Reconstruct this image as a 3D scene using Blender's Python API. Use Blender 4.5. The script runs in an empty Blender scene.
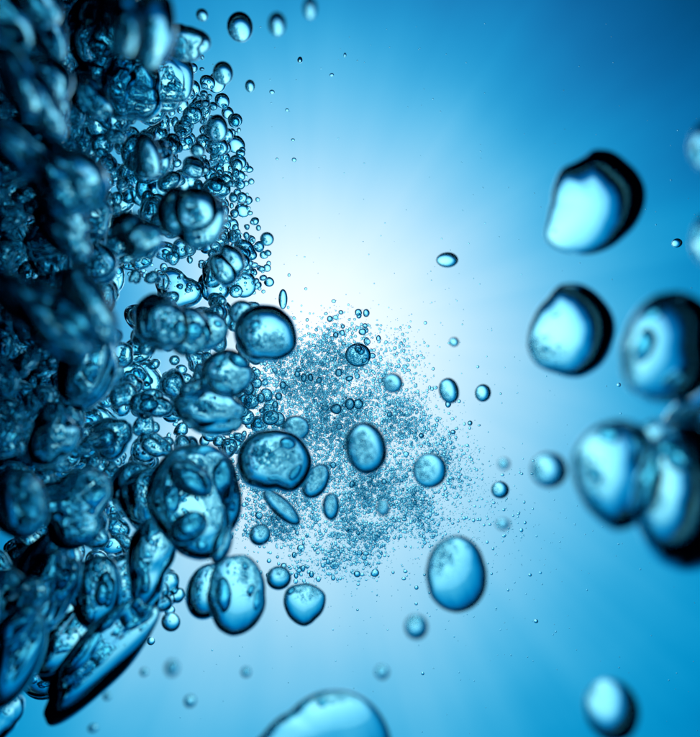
import bpy, bmesh, math, random
import numpy as np
from mathutils import Vector, Matrix, noise

random.seed(7)
sc = bpy.context.scene
COL = sc.collection
R = math.radians

# ------------------------------------------------------------------ camera
ELEV = R(62)                                # the diver looks up towards the surface
LENS = 38.6
cam_d = bpy.data.cameras.new('camera'); cam = bpy.data.objects.new('camera', cam_d); COL.objects.link(cam)
cam_d.sensor_fit = 'HORIZONTAL'; cam_d.sensor_width = 36.0; cam_d.lens = LENS
cam_d.clip_start = 0.01; cam_d.clip_end = 400.0
cam.rotation_euler = (R(90) + ELEV, 0, 0)
cam_d.dof.use_dof = True; cam_d.dof.focus_distance = 3.0; cam_d.dof.aperture_fstop = 1.9
sc.camera = cam
CR = cam.rotation_euler.to_matrix()
FPX = 350.0 * LENS / 18.0                   # focal length in pixels of the 700 px wide photograph

def ray(px, py):
    return CR @ Vector(((px - 350.0) / FPX, (368.5 - py) / FPX, -1.0))

def at(px, py, d):
    return ray(px, py) * d

# ------------------------------------------------------------------ sky, sun, exposure
GLOW = ray(306, 334).normalized()           # where the sun stands behind the water
sun_el = math.asin(GLOW.z); sun_az = math.atan2(GLOW.x, GLOW.y)
w = bpy.data.worlds.new('World'); sc.world = w; w.use_nodes = True
nt = w.node_tree; bg = nt.nodes['Background']
sky = nt.nodes.new('ShaderNodeTexSky'); sky.sky_type = 'NISHITA'; sky.sun_disc = False
sky.sun_elevation = sun_el; sky.sun_rotation = sun_az
nt.links.new(sky.outputs[0], bg.inputs[0]); bg.inputs[1].default_value = 0.05
sun_d = bpy.data.lights.new('sun', 'SUN'); sun_d.energy = 2.7; sun_d.angle = R(50); sun_d.color = (1.0, 0.86, 0.78)
sun = bpy.data.objects.new('sun', sun_d); COL.objects.link(sun)
sun.rotation_euler = GLOW.to_track_quat('Z', 'Y').to_euler()

sc.view_settings.view_transform = 'Standard'; sc.view_settings.look = 'None'
sc.view_settings.exposure = 0.0; sc.view_settings.gamma = 1.0
sc.render.engine = 'CYCLES'
cy = sc.cycles
cy.max_bounces = 11; cy.transmission_bounces = 11; cy.glossy_bounces = 12; cy.diffuse_bounces = 2
cy.transparent_max_bounces = 8; cy.volume_bounces = 0
cy.sample_clamp_indirect = 6.0; cy.use_denoising = True
cy.caustics_refractive = True; cy.caustics_reflective = True; cy.blur_glossy = 0.0
try: cy.denoiser = 'OPENIMAGEDENOISE'
except Exception: pass

# ------------------------------------------------------------------ materials
def mat(name):
    m = bpy.data.materials.new(name); m.use_nodes = True
    m.node_tree.nodes.clear(); return m, m.node_tree

def srgb(r, g, b):
    f = lambda c: (c/255/12.92) if c/255 <= 0.04045 else ((c/255 + 0.055)/1.055)**2.4
    return (f(r), f(g), f(b), 1.0)

# water: lets a tinted part of the sky and sun through; the glow of scattered sunlight is painted into its emission,
# strongest towards the sun and falling off to the dark depths
wm, n = mat('painted_glow_water'); N = n.nodes; L = n.links
def node(t, **k):
    x = N.new(t)
    for a, b in k.items(): setattr(x, a, b)
    return x
def mth(op, a, b=None, c=None):
    x = node('ShaderNodeMath', operation=op)
    for i, v in enumerate((a, b, c)):
        if v is None: continue
        if isinstance(v, (int, float)): x.inputs[i].default_value = v
        else: L.new(v, x.inputs[i])
    return x.outputs[0]
tc = node('ShaderNodeTexCoord')
nrm = node('ShaderNodeVectorMath', operation='NORMALIZE'); L.new(tc.outputs['Object'], nrm.inputs[0])
def dot(v):
    x = node('ShaderNodeVectorMath', operation='DOT_PRODUCT'); L.new(nrm.outputs[0], x.inputs[0]); x.inputs[1].default_value = v
    return x.outputs['Value']
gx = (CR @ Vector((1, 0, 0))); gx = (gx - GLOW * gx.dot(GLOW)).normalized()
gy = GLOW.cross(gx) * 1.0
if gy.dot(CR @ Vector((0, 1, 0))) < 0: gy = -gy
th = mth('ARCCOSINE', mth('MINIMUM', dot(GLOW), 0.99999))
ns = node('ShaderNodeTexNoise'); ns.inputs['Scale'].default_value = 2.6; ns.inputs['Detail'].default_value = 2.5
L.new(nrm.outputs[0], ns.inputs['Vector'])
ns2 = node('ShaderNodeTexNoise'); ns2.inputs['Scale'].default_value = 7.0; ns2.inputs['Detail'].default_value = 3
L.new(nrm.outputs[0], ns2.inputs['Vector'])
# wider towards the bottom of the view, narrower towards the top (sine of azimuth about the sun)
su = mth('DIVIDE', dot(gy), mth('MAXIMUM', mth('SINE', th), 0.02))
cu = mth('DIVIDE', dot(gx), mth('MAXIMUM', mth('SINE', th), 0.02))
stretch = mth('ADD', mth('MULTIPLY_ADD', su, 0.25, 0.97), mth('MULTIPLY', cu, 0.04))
stretch = mth('ADD', stretch, mth('MULTIPLY', mth('POWER', mth('MAXIMUM', mth('MULTIPLY', cu, -1.0), 0.0), 5.0), 0.9))   # glow painted darker on the left, as shade of the packed mass
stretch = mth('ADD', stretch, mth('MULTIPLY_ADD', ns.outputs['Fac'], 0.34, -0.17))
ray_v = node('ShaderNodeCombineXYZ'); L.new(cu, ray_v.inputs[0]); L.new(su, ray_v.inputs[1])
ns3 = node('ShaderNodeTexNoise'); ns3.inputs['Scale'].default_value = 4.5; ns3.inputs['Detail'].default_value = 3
L.new(ray_v.outputs[0], ns3.inputs['Vector'])          # faint light shafts fanning out from the sun, painted into the glow
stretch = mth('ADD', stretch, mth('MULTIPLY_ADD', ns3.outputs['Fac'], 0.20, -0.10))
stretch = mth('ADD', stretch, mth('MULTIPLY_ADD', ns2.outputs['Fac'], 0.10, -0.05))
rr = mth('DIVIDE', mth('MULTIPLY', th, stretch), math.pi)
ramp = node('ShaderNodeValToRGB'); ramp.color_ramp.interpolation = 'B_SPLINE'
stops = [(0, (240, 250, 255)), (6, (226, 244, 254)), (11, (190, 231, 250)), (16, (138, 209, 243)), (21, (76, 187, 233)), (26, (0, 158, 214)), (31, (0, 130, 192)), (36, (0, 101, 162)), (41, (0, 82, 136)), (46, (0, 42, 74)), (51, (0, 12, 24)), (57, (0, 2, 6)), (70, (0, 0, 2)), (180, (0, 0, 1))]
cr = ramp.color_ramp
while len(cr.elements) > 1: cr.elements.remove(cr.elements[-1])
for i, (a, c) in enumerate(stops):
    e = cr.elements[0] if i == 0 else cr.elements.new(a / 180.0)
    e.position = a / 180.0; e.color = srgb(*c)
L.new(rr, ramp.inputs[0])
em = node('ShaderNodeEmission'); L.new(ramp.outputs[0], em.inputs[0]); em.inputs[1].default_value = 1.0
tr = node('ShaderNodeBsdfTransparent')
# fade of Snell's window, ripples and haze, painted into the transparency:
# less sky and sun pass away from the sun's direction, which softens the sun disc
zen = mth('MULTIPLY_ADD', mth('ARCCOSINE', dot((0, 0, 1))), 0.25, th)
win = node('ShaderNodeMapRange', interpolation_type='SMOOTHSTEP'); L.new(zen, win.inputs['Value'])
win.inputs['From Min'].default_value = R(46); win.inputs['From Max'].default_value = R(8); win.inputs['To Min'].default_value = 0; win.inputs['To Max'].default_value = 1
tint = node('ShaderNodeVectorMath', operation='SCALE'); tint.inputs[0].default_value = (0.20, 0.215, 0.24); L.new(win.outputs['Result'], tint.inputs['Scale'])
L.new(tint.outputs[0], tr.inputs[0])
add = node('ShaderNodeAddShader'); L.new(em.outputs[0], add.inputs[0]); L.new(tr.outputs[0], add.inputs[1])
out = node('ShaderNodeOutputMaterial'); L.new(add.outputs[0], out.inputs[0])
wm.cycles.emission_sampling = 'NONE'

# air under water: light bends the other way than in glass (index 1 / 1.333)
am, n = mat('air_in_water'); N = n.nodes; L = n.links
gl = node('ShaderNodeBsdfGlass'); gl.inputs['IOR'].default_value = 0.75; gl.inputs['Roughness'].default_value = 0.0
gl.inputs['Color'].default_value = (0.55, 0.905, 0.965, 1)
out = node('ShaderNodeOutputMaterial'); L.new(gl.outputs[0], out.inputs[0])

# ------------------------------------------------------------------ helpers
def ico(level):
    bm = bmesh.new(); bmesh.ops.create_icosphere(bm, subdivisions=level, radius=1.0)
    v = np.array([x.co[:] for x in bm.verts]); f = np.array([[q.index for q in p.verts] for p in bm.faces]); bm.free()
    return v, f
ICO = {k: ico(k) for k in (1, 2, 3, 4, 5)}

def build_mesh(name, v, f, m):
    me = bpy.data.meshes.new(name)
    nv, nf = len(v), len(f)
    me.vertices.add(nv); me.vertices.foreach_set('co', np.asarray(v, dtype=np.float32).ravel())
    me.loops.add(nf * 3); me.loops.foreach_set('vertex_index', np.asarray(f, dtype=np.int32).ravel())
    me.polygons.add(nf); me.polygons.foreach_set('loop_start', np.arange(0, nf * 3, 3, dtype=np.int32))
    me.polygons.foreach_set('loop_total', np.full(nf, 3, dtype=np.int32))
    me.polygons.foreach_set('use_smooth', np.ones(nf, dtype=bool))
    me.update(calc_edges=True); me.validate(); me.materials.append(m)
    return me

def lobes(v, amp, freq, seed):
    """uneven swelling of the skin: a few soft lobes"""
    if amp == 0: return v
    rs = np.random.RandomState(seed)
    s = np.zeros(len(v))
    for k in range(7):
        d = rs.normal(size=3); d /= np.linalg.norm(d)
        fr = freq * (0.6 + 0.9 * rs.rand())
        s += np.sin(v @ d * fr + rs.rand() * 6.28) * (1.0 / (0.6 + fr / freq))
    return v * (1 + amp * s / 2.4)[:, None]

def merged(v, seed, k=5, spread=0.55, soft=26.0):
    """skin of several air pockets run together: lobes meet in creases"""
    rs = np.random.RandomState(seed)
    rad = []
    for i in range(k):
        c = rs.normal(size=3); c *= spread * (0.5 + 0.5 * rs.rand()) / np.linalg.norm(c)
        q = np.linalg.norm(c) + rs.uniform(0.08, 0.34); b = v @ c
        rad.append(b + np.sqrt(np.maximum(q * q - c @ c + b * b, 1e-4)))
    rad = np.array(rad); m = rad.max(axis=0)
    r = m + np.log(np.exp((rad - m) * soft).sum(axis=0)) / soft
    p = v * r[:, None]
    lo, hi = p.min(axis=0), p.max(axis=0)
    return (p - (lo + hi) / 2) / ((hi - lo) / 2)

CRN = np.array(CR)
def frame(px, py):
    """axes of a bubble as the camera sees it: right, up, towards the camera"""
    z = -np.array(ray(px, py)); z /= np.linalg.norm(z)
    x = np.cross(CRN[:, 1], z); x /= np.linalg.norm(x)
    y = np.cross(z, x)
    return np.stack([x, y, z], axis=1)

count = [0]; crowd = []
def bubble(px, py, rx, ry, d, label=None, rot=0, depth=None, amp=0.05, freq=2.2, seed=None, group=None, outline=None, lvl=None, name='air_bubble', lobed=0, skew=0.42, lean=0.3):
    """one air bubble: silhouette rx by ry photo pixels at distance d"""
    count[0] += 1
    seed = count[0] * 13 + 5 if seed is None else seed
    size = max(rx, ry)
    lvl = lvl or (5 if size > 24 else 4 if size > 9 else 3)
    v, f = ICO[lvl]
    if lobed: v = merged(v, seed + 1, lobed)
    v = lobes(v, amp, freq, seed)
    if lobed: v = lobes(v, 0.045, 8.0, seed + 7)            # wrinkles of the torn skin
    elif size > 17: v = lobes(v, 0.012, 6.5, seed + 7)
    ax, ay = px - 318, 352 - py; al = math.hypot(ax, ay) + 60.0     # shaped fuller away from the glow, to darken the far rim
    k = d / FPX
    dep = (depth if depth is not None else (0.5 + 0.25 * min(1.0, (al - 60.0) / 190.0)) * math.sqrt(rx * ry)) * k
    if outline:
        ang = np.arctan2(v[:, 1], v[:, 0])
        pts = sorted((math.atan2(-(y - py), x - px), math.hypot(x - px, y - py)) for x, y in outline)
        a = np.array([p[0] for p in pts]); r = np.array([p[1] for p in pts])
        a3 = np.concatenate([a - 2*math.pi, a, a + 2*math.pi]); r3 = np.concatenate([r, r, r])
        g = np.linspace(-math.pi, math.pi, 241); gr = np.interp(g, a3, r3)
        ker = np.exp(-np.linspace(-2, 2, 13)**2); ker /= ker.sum()
        gr = np.convolve(np.concatenate([gr[-13:-1], gr, gr[1:13]]), ker, 'same')[12:-12]
        rad = np.interp(ang, g, gr) * k
        p = np.stack([v[:, 0] * rad, v[:, 1] * rad, v[:, 2] * dep], axis=1)
    else:
        p = v * np.array([rx * k, ry * k, dep])
        c, s = math.cos(R(rot)), math.sin(R(rot))
        p = np.stack([p[:, 0] * c - p[:, 1] * s, p[:, 0] * s + p[:, 1] * c, p[:, 2]], axis=1)
    w_ = (p[:, 0] * ax + p[:, 1] * ay) / (al * size * k)
    p[:, 2] *= 1 + skew * np.clip(w_, -1.3, 1.3)
    p[:, 2] -= lean * min(1.0, (al - 60.0) / 190.0) * (p[:, 0] * ax + p[:, 1] * ay) / al  # sheared so that the side away from the glow turns black
    p = p @ frame(px, py).T
    o = bpy.data.objects.new(name, build_mesh(name, p, f, am)); COL.objects.link(o)
    o.location = at(px, py, d)
    if len((label or '').split()) > 16: print('LONG', label)
    if group: crowd.append((o, px, py, rx, ry, d))
    o['label'] = label or 'clear air bubble'; o['category'] = 'bubble'
    if group: o['group'] = group
    return o

# ------------------------------------------------------------------ the setting
v, f = ICO[5]
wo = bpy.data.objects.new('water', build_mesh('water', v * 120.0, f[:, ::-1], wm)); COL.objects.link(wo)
wo['kind'] = 'structure'; wo['label'] = 'blue water all around the bubbles, its painted glow white towards the sun'

# ------------------------------------------------------------------ single bubbles, right side
bubble(596, 203, 46, 50, 1.15, 'angular dented bubble with a thick black right rim, uppermost large one on the right', depth=34, amp=0.02, skew=0.6, lean=0.5,
       outline=[(547,236),(549,216),(553,199),(556,181),(563,167),(576,162),(586,157),(592,151),(610,153),(625,164),(643,190),(640,216),(622,240),(603,251),(576,252),(557,246)])
bubble(572, 331, 41, 46, 1.15, 'rounded bubble with dark top and right rim, below the angular dented bubble', depth=33, amp=0.04, skew=0.6, lean=0.5, seed=11,
       outline=[(531,345),(536,318),(549,299),(560,286),(580,285),(602,300),(614,322),(612,345),(600,368),(580,378),(557,372),(539,363)])
bubble(664, 347, 40, 57, 0.8, 'large blurred bubble with pale left half and black upper right, at the right edge', amp=0.05, depth=40, skew=0.35, lean=0.55, seed=77,
       outline=[(625,360),(628,330),(636,312),(655,294),(680,290),(704,305),(712,345),(705,390),(680,405),(650,402),(632,390)])
bubble(706, 412, 46, 24, 0.9, 'very dark blurred bubble wedged between the big ones at the right edge', amp=0.12, depth=70, rot=20, skew=0.9)
bubble(615, 475, 37, 55, 0.8, 'tall pale blurred bubble with dark top and bottom, left of the black-edged one', amp=0.05, depth=36, skew=0.6, lean=0.5,
       outline=[(578,475),(583,445),(600,425),(625,418),(645,425),(655,450),(655,500),(640,520),(615,530),(595,515),(583,495)])
bubble(684, 500, 44, 72, 0.8, 'long blurred bubble with a broad black right side, lowest at the right edge', amp=0.05, depth=66, skew=0.8, lean=1.4,
       outline=[(642,500),(650,470),(662,440),(680,428),(705,432),(725,470),(728,530),(710,566),(685,573),(660,562),(645,535)])
bubble(694, 452, 30, 22, 0.8, 'dark blurred bubble behind the top of the long black-sided bubble', amp=0.1, rot=-20, skew=0.8, depth=30, lobed=4)
bubble(700, 428, 34, 20, 0.95, 'black blurred bubble linking the upper and lower large ones at the right edge', amp=0.08, rot=-10, skew=0.8, lean=1.6, depth=30)
bubble(661, 436, 20, 17, 0.8, 'small dark blurred bubble squeezed above two long blurred bubbles', amp=0.1)
bubble(612, 711, 27, 30, 0.85, 'blurred bubble with black lower right rim near the lower right corner', amp=0.04, skew=0.8, lean=0.6, depth=26)
bubble(549, 470, 18, 18, 1.0, 'small blurred round bubble with a dark blue crescent, left of the big cluster', amp=0.03)
bubble(706, 145, 16, 24, 0.8, 'pale blurred bubble cut by the right edge of the picture, the higher one', amp=0.05)
bubble(708, 240, 15, 26, 0.8, 'pale blurred bubble cut by the right edge, just above the large dark one', amp=0.05)
bubble(677, 243, 5, 4.6, 2.8, 'tiny sharp bubble alone in the blue water between the large right hand bubbles', amp=0.02)
bubble(448, 260, 11, 8, 2.1, 'small oval bubble alone in the bright water above the spray', amp=0.1)
bubble(454, 342, 5, 5, 1.8, 'tiny blurred bubble straight below the lone oval bubble', amp=0.03)
bubble(483, 393, 8, 9, 2.1, 'small bubble with dark right rim just outside the right edge of the spray', amp=0.05)
bubble(449, 391, 10, 13, 2.0, 'oval bubble on the right edge of the fine spray', amp=0.06, rot=15)
bubble(500, 490, 9, 9, 1.9, 'small crescent-shaded bubble right of the fine spray', amp=0.04)
bubble(503, 524, 7, 6, 1.2, 'faint blurred speck of a bubble below the small crescent-shaded bubble', amp=0.03)
bubble(504, 464, 6, 6, 1.2, 'faint blurred speck of a bubble above the small crescent-shaded bubble', amp=0.03)
bubble(430, 471, 17, 18, 1.75, 'round pale bubble with a dark right rim over the right part of the spray', skew=0.2, lean=0.2, depth=8.5, amp=0.05)
bubble(367, 448, 21, 26, 1.6, 'egg-shaped bubble with a dark right rim, over the middle of the spray', skew=0.2, amp=0.06, rot=8)
bubble(393, 383, 10, 10, 1.8, 'small round blurred bubble over the upper right of the spray', amp=0.03)
bubble(383, 508, 7, 8, 1.5, 'small pale blurred bubble over the lower right of the spray', amp=0.03)
bubble(358, 355, 13, 12, 2.8, 'sharp round bubble with two smaller dark-rimmed ones on its face', amp=0.02, depth=7)
bubble(361, 351, 4, 4, 2.74, 'tiny dark-rimmed bubble on the sharp round bubble, the upper one', amp=0.0)
bubble(365, 361, 3.6, 3.6, 2.74, 'tiny dark-rimmed bubble on the sharp round bubble, the lower one', amp=0.0)
bubble(456, 572, 29, 37, 1.35, 'large clear oval bubble with an even dark ring, below the spray', skew=0.15, lean=0.05, depth=15, amp=0.035, rot=-8,
       outline=[(427,585),(427,565),(434,549),(446,539),(458,536),(474,543),(484,560),(486,578),(481,594),(471,605),(457,610),(442,607),(431,598)])
bubble(416, 627, 12, 12, 1.15, 'faint blurred round bubble below the large clear oval bubble', amp=0.03)
bubble(536, 621, 2.2, 2.0, 2.9, 'pinhead bubble alone in the blue lower right', amp=0.0)
# bottom
bubble(325, 742, 66, 46, 1.1, 'very large pale bubble cut by the bottom edge of the picture', amp=0.05, depth=24, skew=0.2,
       outline=[(240,760),(262,733),(290,712),(312,698),(335,695),(362,700),(380,715),(394,742),(390,775),(330,790),(270,785)])
bubble(304, 605, 22, 21, 1.9, 'rounded bubble with a thick black lower left rim, under the spray', skew=0.2, lean=0.15, depth=11, amp=0.06,
       outline=[(283,600),(287,590),(300,585),(316,587),(326,595),(325,608),(316,619),(304,626),(292,620),(285,611)])
bubble(237, 597, 29, 39, 1.6, 'large upright bubble with a black curved bottom, hanging at the foot of the dark mass', amp=0.06, depth=16, lean=0.15,
       outline=[(210,585),(215,568),(228,558),(246,557),(260,572),(266,596),(262,616),(248,630),(232,635),(218,628),(211,612)])
bubble(171, 622, 10, 9, 2.1, 'small glossy bubble touching the slanting lower edge of the dark mass', amp=0.05, rot=-35)
bubble(151, 641, 4, 4, 2.6, 'tiny dark bubble below the slanting edge of the dark mass', amp=0.0)
bubble(279, 578, 13, 12, 2.0, 'round bubble between the large upright one and the black-rimmed one', skew=0.2, amp=0.05)
bubble(190, 701, 6, 6, 1.25, 'blurred dark speck of a bubble near the bottom, largest of the specks there', amp=0.0)
bubble(246, 672, 5, 5, 1.25, 'blurred speck of a bubble under the large upright bubble', amp=0.0)
bubble(382, 672, 7, 7, 1.1, 'faint blurred speck of a bubble above the very large bottom bubble', amp=0.0)
bubble(172, 668, 7, 8, 1.0, 'very faint blurred bubble under the small glossy bubble', amp=0.0)
bubble(144, 672, 4, 4, 1.3, 'dark blurred speck between the dark mass and the bottom specks', amp=0.0)
bubble(107, 696, 4, 4, 1.3, 'dark blurred speck close to the slanting lower edge of the dark mass', amp=0.0)
bubble(93, 728, 5, 4, 1.3, 'blurred speck at the very bottom left of the open water', amp=0.0)
# middle left
bubble(274, 463, 40, 33, 1.8, 'large bubble full of ripples with a bright lower rim, left of the egg-shaped bubble', amp=0.06, depth=24, rot=-5,
       outline=[(236,470),(238,450),(248,437),(268,431),(288,432),(305,445),(312,463),(306,482),(294,493),(276,490),(256,489),(243,484)])
bubble(296, 428, 14, 13, 1.9, 'small round bubble on top of the large rippled bubble', skew=0.2, amp=0.05)
bubble(316, 482, 13, 19, 1.95, 'curved bean-shaped bubble at the lower right of the large rippled bubble', amp=0.08, rot=-30)
bubble(331, 507, 9, 14, 1.9, 'slim upright pale bubble right of the bean-shaped bubble', skew=0.2, amp=0.05)
bubble(281, 507, 24, 10, 1.9, 'tapered dark-edged bubble slanting down below the large rippled bubble', amp=0.08, rot=-42)
bubble(260, 535, 11, 11, 2.0, 'small round bubble over the lower left of the spray', amp=0.04)
bubble(267, 333, 33, 28, 1.75, 'large bubble with black top and pale right end, tip of the dark mass', amp=0.07, depth=24,
       outline=[(234,340),(236,318),(248,306),(266,303),(286,312),(298,332),(297,350),(284,360),(266,362),(246,358)])
bubble(283, 299, 4.5, 10, 2.85, 'tiny upright elongated bubble above the tip of the dark mass', amp=0.04)
bubble(242, 313, 13, 13, 1.9, 'small dark-ringed bubble on the black-topped bubble at the tip', amp=0.06)
bubble(196, 500, 46, 60, 1.6, 'largest round bubble of the dark mass, crowded with smaller dark-edged ones', lobed=5, amp=0.06, depth=36, rot=5)
bubble(190, 478, 26, 16, 1.45, 'bright slanting bubble inside the top of the largest round bubble', amp=0.12, rot=-35)
bubble(188, 528, 19, 14, 1.45, 'small dark-edged bubble in the middle of the largest round bubble', amp=0.1, rot=25)
bubble(222, 545, 10, 20, 1.45, 'dark narrow bubble along the right rim of the largest round bubble', amp=0.1, rot=-20)
bubble(206, 592, 20, 27, 1.8, 'pale bubble tucked left of the large upright bubble', amp=0.08, rot=-20)
bubble(205, 330, 22, 20, 1.7, 'bubble with a bright spot just left of the black-topped bubble', amp=0.1)
bubble(174, 325, 30, 38, 1.5, 'angular blue bubble left of the bubble with a bright spot', lobed=5, amp=0.12, rot=30)
bubble(208, 412, 36, 26, 1.7, 'wide sagging bubble with a bright lower lip above the largest round bubble', lobed=5, amp=0.16, rot=-8)
bubble(225, 375, 26, 24, 1.6, 'blue blurred bubble under the black-topped bubble', amp=0.1)
bubble(104, 654, 76, 28, 1.6, 'long black bubble lying along the slanting lower edge of the dark mass', lobed=4, lean=0.75, amp=0.12, rot=43, depth=20, lvl=5)
bubble(46, 572, 34, 34, 1.65, 'broad pale blue bubble in the lower left, above the slanting edge', lobed=5, amp=0.12, rot=20, lvl=5)
bubble(98, 592, 24, 38, 1.7, 'upright pale bubble beside the broad pale blue one, lower left', amp=0.12, rot=-8, lvl=5)
bubble(66, 645, 24, 36, 1.7, 'pale leaning bubble behind the long black lower edge', lobed=4, amp=0.12, rot=-30, lvl=5)
bubble(12, 655, 28, 50, 1.3, 'smooth light cyan bubble in the lower left corner', amp=0.08, rot=-20, lvl=5)
bubble(150, 562, 22, 44, 1.7, 'narrow upright bubble between black folds, left of the largest round bubble', lobed=5, amp=0.12, rot=-15, lvl=5)
bubble(18, 505, 26, 36, 1.2, 'bright cyan bubble at the left edge, above the broad pale blue one', amp=0.12, rot=20, lvl=5)
bubble(75, 505, 44, 38, 1.5, 'black bubble with curled cyan streaks, left of the largest round bubble', lobed=5, amp=0.22, rot=10, lvl=5)
# upper left, free or at the edge
bubble(240, 27, 13, 14, 2.0, 'round bubble with a black top half, highest of the free ones at the upper left', amp=0.02)
bubble(223, 73, 10, 11, 2.1, 'round bubble with a dark top, second below the highest free one', amp=0.02)
bubble(250, 86, 5, 6, 2.3, 'tiny bubble with dark cap, right below the dark-topped pair', amp=0.0)
bubble(277, 24, 9, 11, 1.3, 'faint blurred bubble right of the highest free one', amp=0.0)
bubble(310, 8, 7, 10, 1.1, 'faint blurred bubble at the top edge', amp=0.0)
bubble(202, 15, 6, 6, 1.9, 'small dark bubble above the black flattened one', amp=0.0)
bubble(187, 44, 24, 17, 1.7, 'black flattened bubble with a pale underside, near the top of the dark mass', lobed=5, amp=0.1, rot=-6)
bubble(150, 28, 24, 36, 1.0, 'long pale blurred bubble hanging from the top edge', lobed=3, amp=0.1, rot=-12)
bubble(124, 20, 16, 34, 0.85, 'long black blurred bubble at the top edge', lobed=4, lean=0.9, amp=0.1, rot=-8)
bubble(217, 128, 11, 13, 2.2, 'bubble with a thick dark rim on the upper right edge of the dark mass', amp=0.06)
bubble(240, 176, 5.5, 5.5, 2.7, 'small round bubble just free of the right edge of the dark mass', amp=0.0)
bubble(267, 239, 7, 7, 2.4, 'round slightly blurred bubble standing free, right of the bubble froth', amp=0.0)
bubble(264, 255, 4.5, 4, 2.95, 'tiny oval bubble under the free round one', amp=0.0)
bubble(267, 268, 4, 4, 2.95, 'tiny dark-ringed bubble, lower of two by the froth edge', amp=0.0)
bubble(148, 155, 12, 22, 1.5, 'long smooth leaning bubble inside the dark mass', amp=0.05, rot=12)
bubble(190, 215, 34, 32, 1.45, 'pale ring-shaped bubble in the upper middle of the dark mass', lobed=5, amp=0.12, rot=-20)
bubble(137, 238, 26, 24, 1.2, 'black blurred bubble left of the pale ring-shaped one', lobed=5, amp=0.1)
bubble(243, 284, 14, 14, 2.85, 'clear sharp bubble with smaller ones on it, right above the tip of the dark mass', amp=0.05)

# ------------------------------------------------------------------ the dark mass of turbulent bubbles on the left
def edge(y):
    ys = [-60, 0, 50, 100, 150, 200, 250, 300, 350, 400, 470, 540, 580, 610, 640, 680, 722]
    xs = [158, 165, 178, 210, 222, 236, 250, 270, 275, 262, 232, 235, 215, 190, 145, 105, 45]
    return float(np.interp(y, ys, xs))

def scatter_mass(n, rmin, rmax, dmin, dmax, x0, inset, amp, label, group, elong=1.4, tilt=(-60, 60), y0=-30, y1=735, bias=1.0):
    k = 0; tries = 0
    while k < n and tries < 20000:
        tries += 1
        y = random.uniform(y0, y1); r = rmin * (rmax / rmin) ** (random.random() ** bias)
        e = edge(y) - inset - r * 0.8
        if e < x0: continue
        x = random.uniform(x0, e)
        if y + r * 0.7 > 728 - (x - 45) * 0.85 * 1.0 and x > 40: continue
        el = random.uniform(1.0, elong)
        if y > 672 and r < 20: continue
        if 310 < y < 520 and r > 10 and x > edge(y) - 50: continue
        r *= 1.14 if r > 8 else 1.0
        bubble(x, y, r * el ** 0.5, r / el ** 0.5, random.uniform(dmin, dmax), label, rot=random.uniform(*tilt), amp=amp * random.uniform(0.5, 1.4),
               freq=random.uniform(2.0, 4.6), group=group, depth=0.9 * r, lvl=5 if r > 16 else 4, lobed=random.choice((3, 4, 5, 6, 7)) if r > 8 else 0)
        k += 1

scatter_mass(10, 24, 46, 0.9, 1.2, -25, 95, 0.10, '', 'blurred bubbles at the upper left', 2.4, (-70, -35), y1=330)
scatter_mass(4, 24, 46, 1.3, 1.6, -25, 60, 0.10, '', 'blurred bubbles at the lower left', 1.8, (30, 75), y0=330)
scatter_mass(36, 12, 34, 1.5, 2.2, -10, 10, 0.10, '', 'lumpy bubbles of the dark mass', 1.6, (-70, 70))
scatter_mass(66, 5, 18, 1.9, 2.7, 10, 0, 0.08, '', 'bubbles near the right side of the dark mass', 1.3, (-70, 70))

# ------------------------------------------------------------------ froth and spray
def patch_point(cx, cy, sx, sy, rot=0):
    a, b = random.gauss(0, 1) * sx, random.gauss(0, 1) * sy
    c, s = math.cos(R(rot)), math.sin(R(rot))
    return cx + a * c - b * s, cy + a * s + b * c

# sharp froth on the upper right edge of the mass: (x, y, radius)
froth = []
for (cx, cy, sx, sy, rot, n, r0, r1) in ((236, 262, 20, 17, 20, 120, 2.0, 7.5), (207, 140, 22, 34, -20, 130, 2.4, 10.0), (228, 205, 12, 26, 0, 70, 1.8, 6.5),
                                       (150, 272, 22, 8, 20, 40, 2.0, 5.0), (180, 100, 22, 16, 0, 40, 2.5, 11.0), (248, 400, 26, 30, 30, 170, 2.0, 9.0),
                                       (230, 465, 10, 34, 0, 40, 2.0, 5.0), (160, 440, 20, 12, 0, 25, 2.0, 4.5), (82, 400, 10, 14, 0, 16, 2.5, 5),
                                       (40, 445, 8, 10, 0, 8, 2.5, 5), (300, 570, 26, 9, 5, 40, 1.6, 4.2), (345, 340, 22, 16, 20, 50, 1.4, 4.4), (115, 75, 22, 20, 0, 30, 2.5, 6.5)):
    for i in range(n):
        x, y = patch_point(cx, cy, sx, sy, rot)
        if y < 300 and x > edge(y) + 22: x = edge(y) + random.uniform(-14, 22)
        r = r0 * (r1 / r0) ** (random.random() ** 2.0)
        froth.append((r, x, y, random.uniform(2.6, 3.25)))
for i in range(150):                       # bubbles that can be told apart in the fine spray
    x, y = patch_point(350, 455, 62, 58)
    froth.append((1.4 * 2.6 ** (random.random() ** 2), x, y, random.uniform(2.85, 3.1)))
for (x, y, r) in ((294, 160, 2.2), (277, 159, 1.6), (289, 275, 1.8), (250, 213, 3), (252, 222, 2.6), (247, 227, 3.2), (272, 92, 2.5), (287, 110, 1.8), (300, 60, 3),
                  (332, 75, 2), (345, 55, 2), (293, 140, 2), (304, 378, 4), (350, 404, 5), (358, 404, 4.5), (336, 409, 5), (470, 423, 3)):
    froth.append((r, x, y, random.uniform(2.6, 3.0)))
froth.sort(reverse=True)
room = 300 - sum(1 for o in COL.objects if o.name.startswith('air_bubble'))
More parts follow.
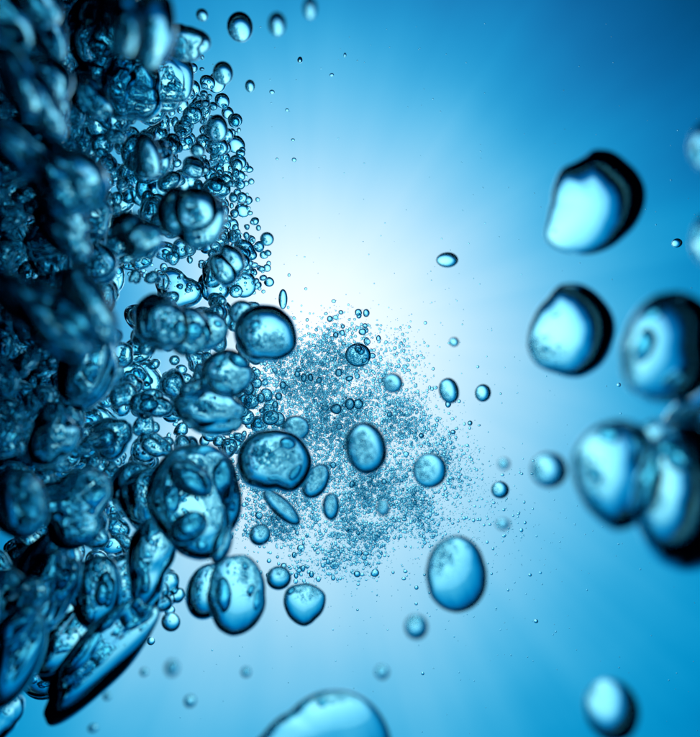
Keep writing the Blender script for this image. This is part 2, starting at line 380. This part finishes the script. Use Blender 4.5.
for r, x, y, d in froth[:room]:
    if y > 320 and x > 275: lab, g = 'small sharp bubble in the fine spray in the middle', 'sharp bubbles in the fine spray'
    elif y > 320: lab, g = 'small sharp froth bubble between the dark mass and the spray', 'froth bubbles left of the spray'
    else: lab, g = 'small sharp froth bubble along the upper right edge of the dark mass', 'froth bubbles on the upper edge of the mass'
    bubble(x, y, r, r * random.uniform(0.85, 1.15), d, lab, rot=random.uniform(0, 90), amp=0.05, group=g)


# ------------------------------------------------------------------ a label for each bubble of the crowd, by its look and its neighbour
LAND = [('pale ring-shaped bubble', 190, 215), ('long pale top-edge bubble', 150, 28), ('black flattened bubble', 187, 44), ('largest round bubble', 196, 500),
        ('wide sagging bubble', 210, 412), ('black-topped bubble', 267, 333), ('large rippled bubble', 274, 463), ('large upright bubble', 237, 597),
        ('long black lower-edge bubble', 112, 648), ('long leaning bubble', 148, 155), ('free round bubble', 267, 239), ('egg-shaped bubble', 367, 448),
        ('black blurred bubble', 137, 238), ('angular blue bubble', 174, 325), ('broad pale lower-left bubble', 46, 572), ('black bubble with curled streaks', 75, 505),
        ('thick-rimmed edge bubble', 217, 128), ('bright left-edge bubble', 18, 505), ('sharp two-eyed bubble', 358, 355), ('lower-left corner bubble', 12, 655)]
WAY = ['right of', 'above and right of', 'above', 'above and left of', 'left of', 'below and left of', 'below', 'below and right of']
ORD = ['', 'second ', 'third ', 'fourth ', 'fifth ', 'sixth ', 'seventh ', 'eighth ', 'ninth ', 'tenth ', 'eleventh ', 'twelfth ']
sets = {}
for o, x, y, rx, ry, d in crowd:
    nm, lx, ly = min(LAND, key=lambda q: math.hypot(q[1] - x, q[2] - y))
    way = WAY[int(round(math.atan2(ly - y, x - lx) / (math.pi / 4))) % 8]
    r = math.sqrt(rx * ry)
    size = 'tiny' if r < 3.5 else 'small' if r < 9 else 'middle-sized' if r < 20 else 'large'
    blur = 'sharp' if d > 2.3 else 'soft-edged' if d > 1.5 else 'blurred'
    form = 'elongated' if max(rx, ry) / min(rx, ry) > 1.35 else 'roundish'
    sets.setdefault((blur, size, form, way, nm), []).append((math.hypot(lx - x, ly - y), o))
for (blur, size, form, way, nm), lst in sets.items():
    lst.sort(key=lambda q: q[0])
    for i, (_, o) in enumerate(lst):
        o['label'] = ('%s%s %s %s bubble %s the %s' % ((ORD[i] + 'nearest ' if i else 'nearest ') if len(lst) > 1 else '', size, blur, form, way, nm))

rest = froth[room:]
deep = []
def inner(x, y):
    return max(0.0, min(1.0, (edge(y) - x) / 170.0))
for i in range(1250):                      # small bubbles packed among the large ones: the body of the mass
    y = random.uniform(-30, 720); x = random.uniform(-20, edge(y) - 4)
    if random.random() < 0.3: x = random.uniform(-20, 110)
    if y > 690 - max(x - 45, 0) * 0.7 or (y > 480 and random.random() < 0.7): continue
    t = inner(x, y) ** 0.7
    deep.append(((3.0 + 5 * t) * 3.4 ** (random.random() ** 2.0), x, y, random.uniform(2.7, 3.5) * (1 - t) + random.uniform(1.7, 2.8) * t))
fine = []
def density(x, y):
    """fine spray: dense cloud with a crisp upper right side, thinning to the lower right"""
    u, t = (x - 343) / 113.0, (y - 452) / 128.0
    a = math.atan2(t, u)
    rad = math.hypot(u, t) / (1 + 0.08 * math.sin(3 * a + 1.0) + 0.06 * math.sin(5 * a + 0.4) + 0.04 * math.sin(11 * a))
    core = 1.0 / (1 + math.exp((rad - 0.90) * 16))
    tail = 0.08 * math.exp(-((x - 440) / 70.0)**2 - ((y - 520) / 50.0)**2)
    clump = 0.55 + 0.9 * noise.noise(Vector((x / 26.0, y / 26.0, 0.3)))
    return (core * max(0.2, clump) + tail + 0.6 * math.exp(-((x - 330) / 45.0)**2 - ((y - 425) / 50.0)**2)) * (0.65 if y > 540 else 1)
while len(fine) < 32000:
    x, y = random.uniform(225, 560), random.uniform(300, 640)
    if random.random() < density(x, y):
        fine.append((0.40 * 4.8 ** (random.random() ** 2.6), x, y, random.uniform(2.9, 3.2)))
for i in range(500):
    x, y = random.gauss(400, 110), random.gauss(490, 90)
    fine.append((random.uniform(0.35, 0.8), x, y, random.uniform(2.6, 3.3)))
for i in range(260):
    x, y = random.uniform(180, 700), random.uniform(20, 737)
    fine.append((random.uniform(0.3, 0.7), x, y, random.uniform(2.3, 3.6)))

def cloud(name, items, label):
    V = []; F = []; off = 0
    for r, x, y, d in items:
        v, f = ICO[4] if r > 9 else ICO[3] if r > 2.6 else ICO[2] if r > 0.62 else ICO[1]
        if r > 7: v = merged(v, random.randrange(1 << 30), random.choice((2, 3, 4)))
        v = lobes(v, 0.09 if r < 3 else 0.13, 2.2 if r < 3 else 3.0, random.randrange(1 << 30))
        q = np.array([random.uniform(0.8, 1.2), random.uniform(0.8, 1.2), random.uniform(0.40, 0.65) if r < 2.6 else random.uniform(0.7, 1.0)]) * r * d / FPX
        p = (v * q) @ frame(x, y).T + np.array(at(x, y, d))
        V.append(p); F.append(f + off); off += len(v)
    o = bpy.data.objects.new(name, build_mesh(name, np.concatenate(V), np.concatenate(F), am)); COL.objects.link(o)
    o['kind'] = 'stuff'; o['label'] = label; o['category'] = 'bubbles'
cloud('fine_bubble_spray', fine + rest, 'cloud of countless fine bubbles drifting in front of the bright glow')
cloud('packed_bubble_mass', deep, 'dense dark mass of packed bubbles filling the left side')
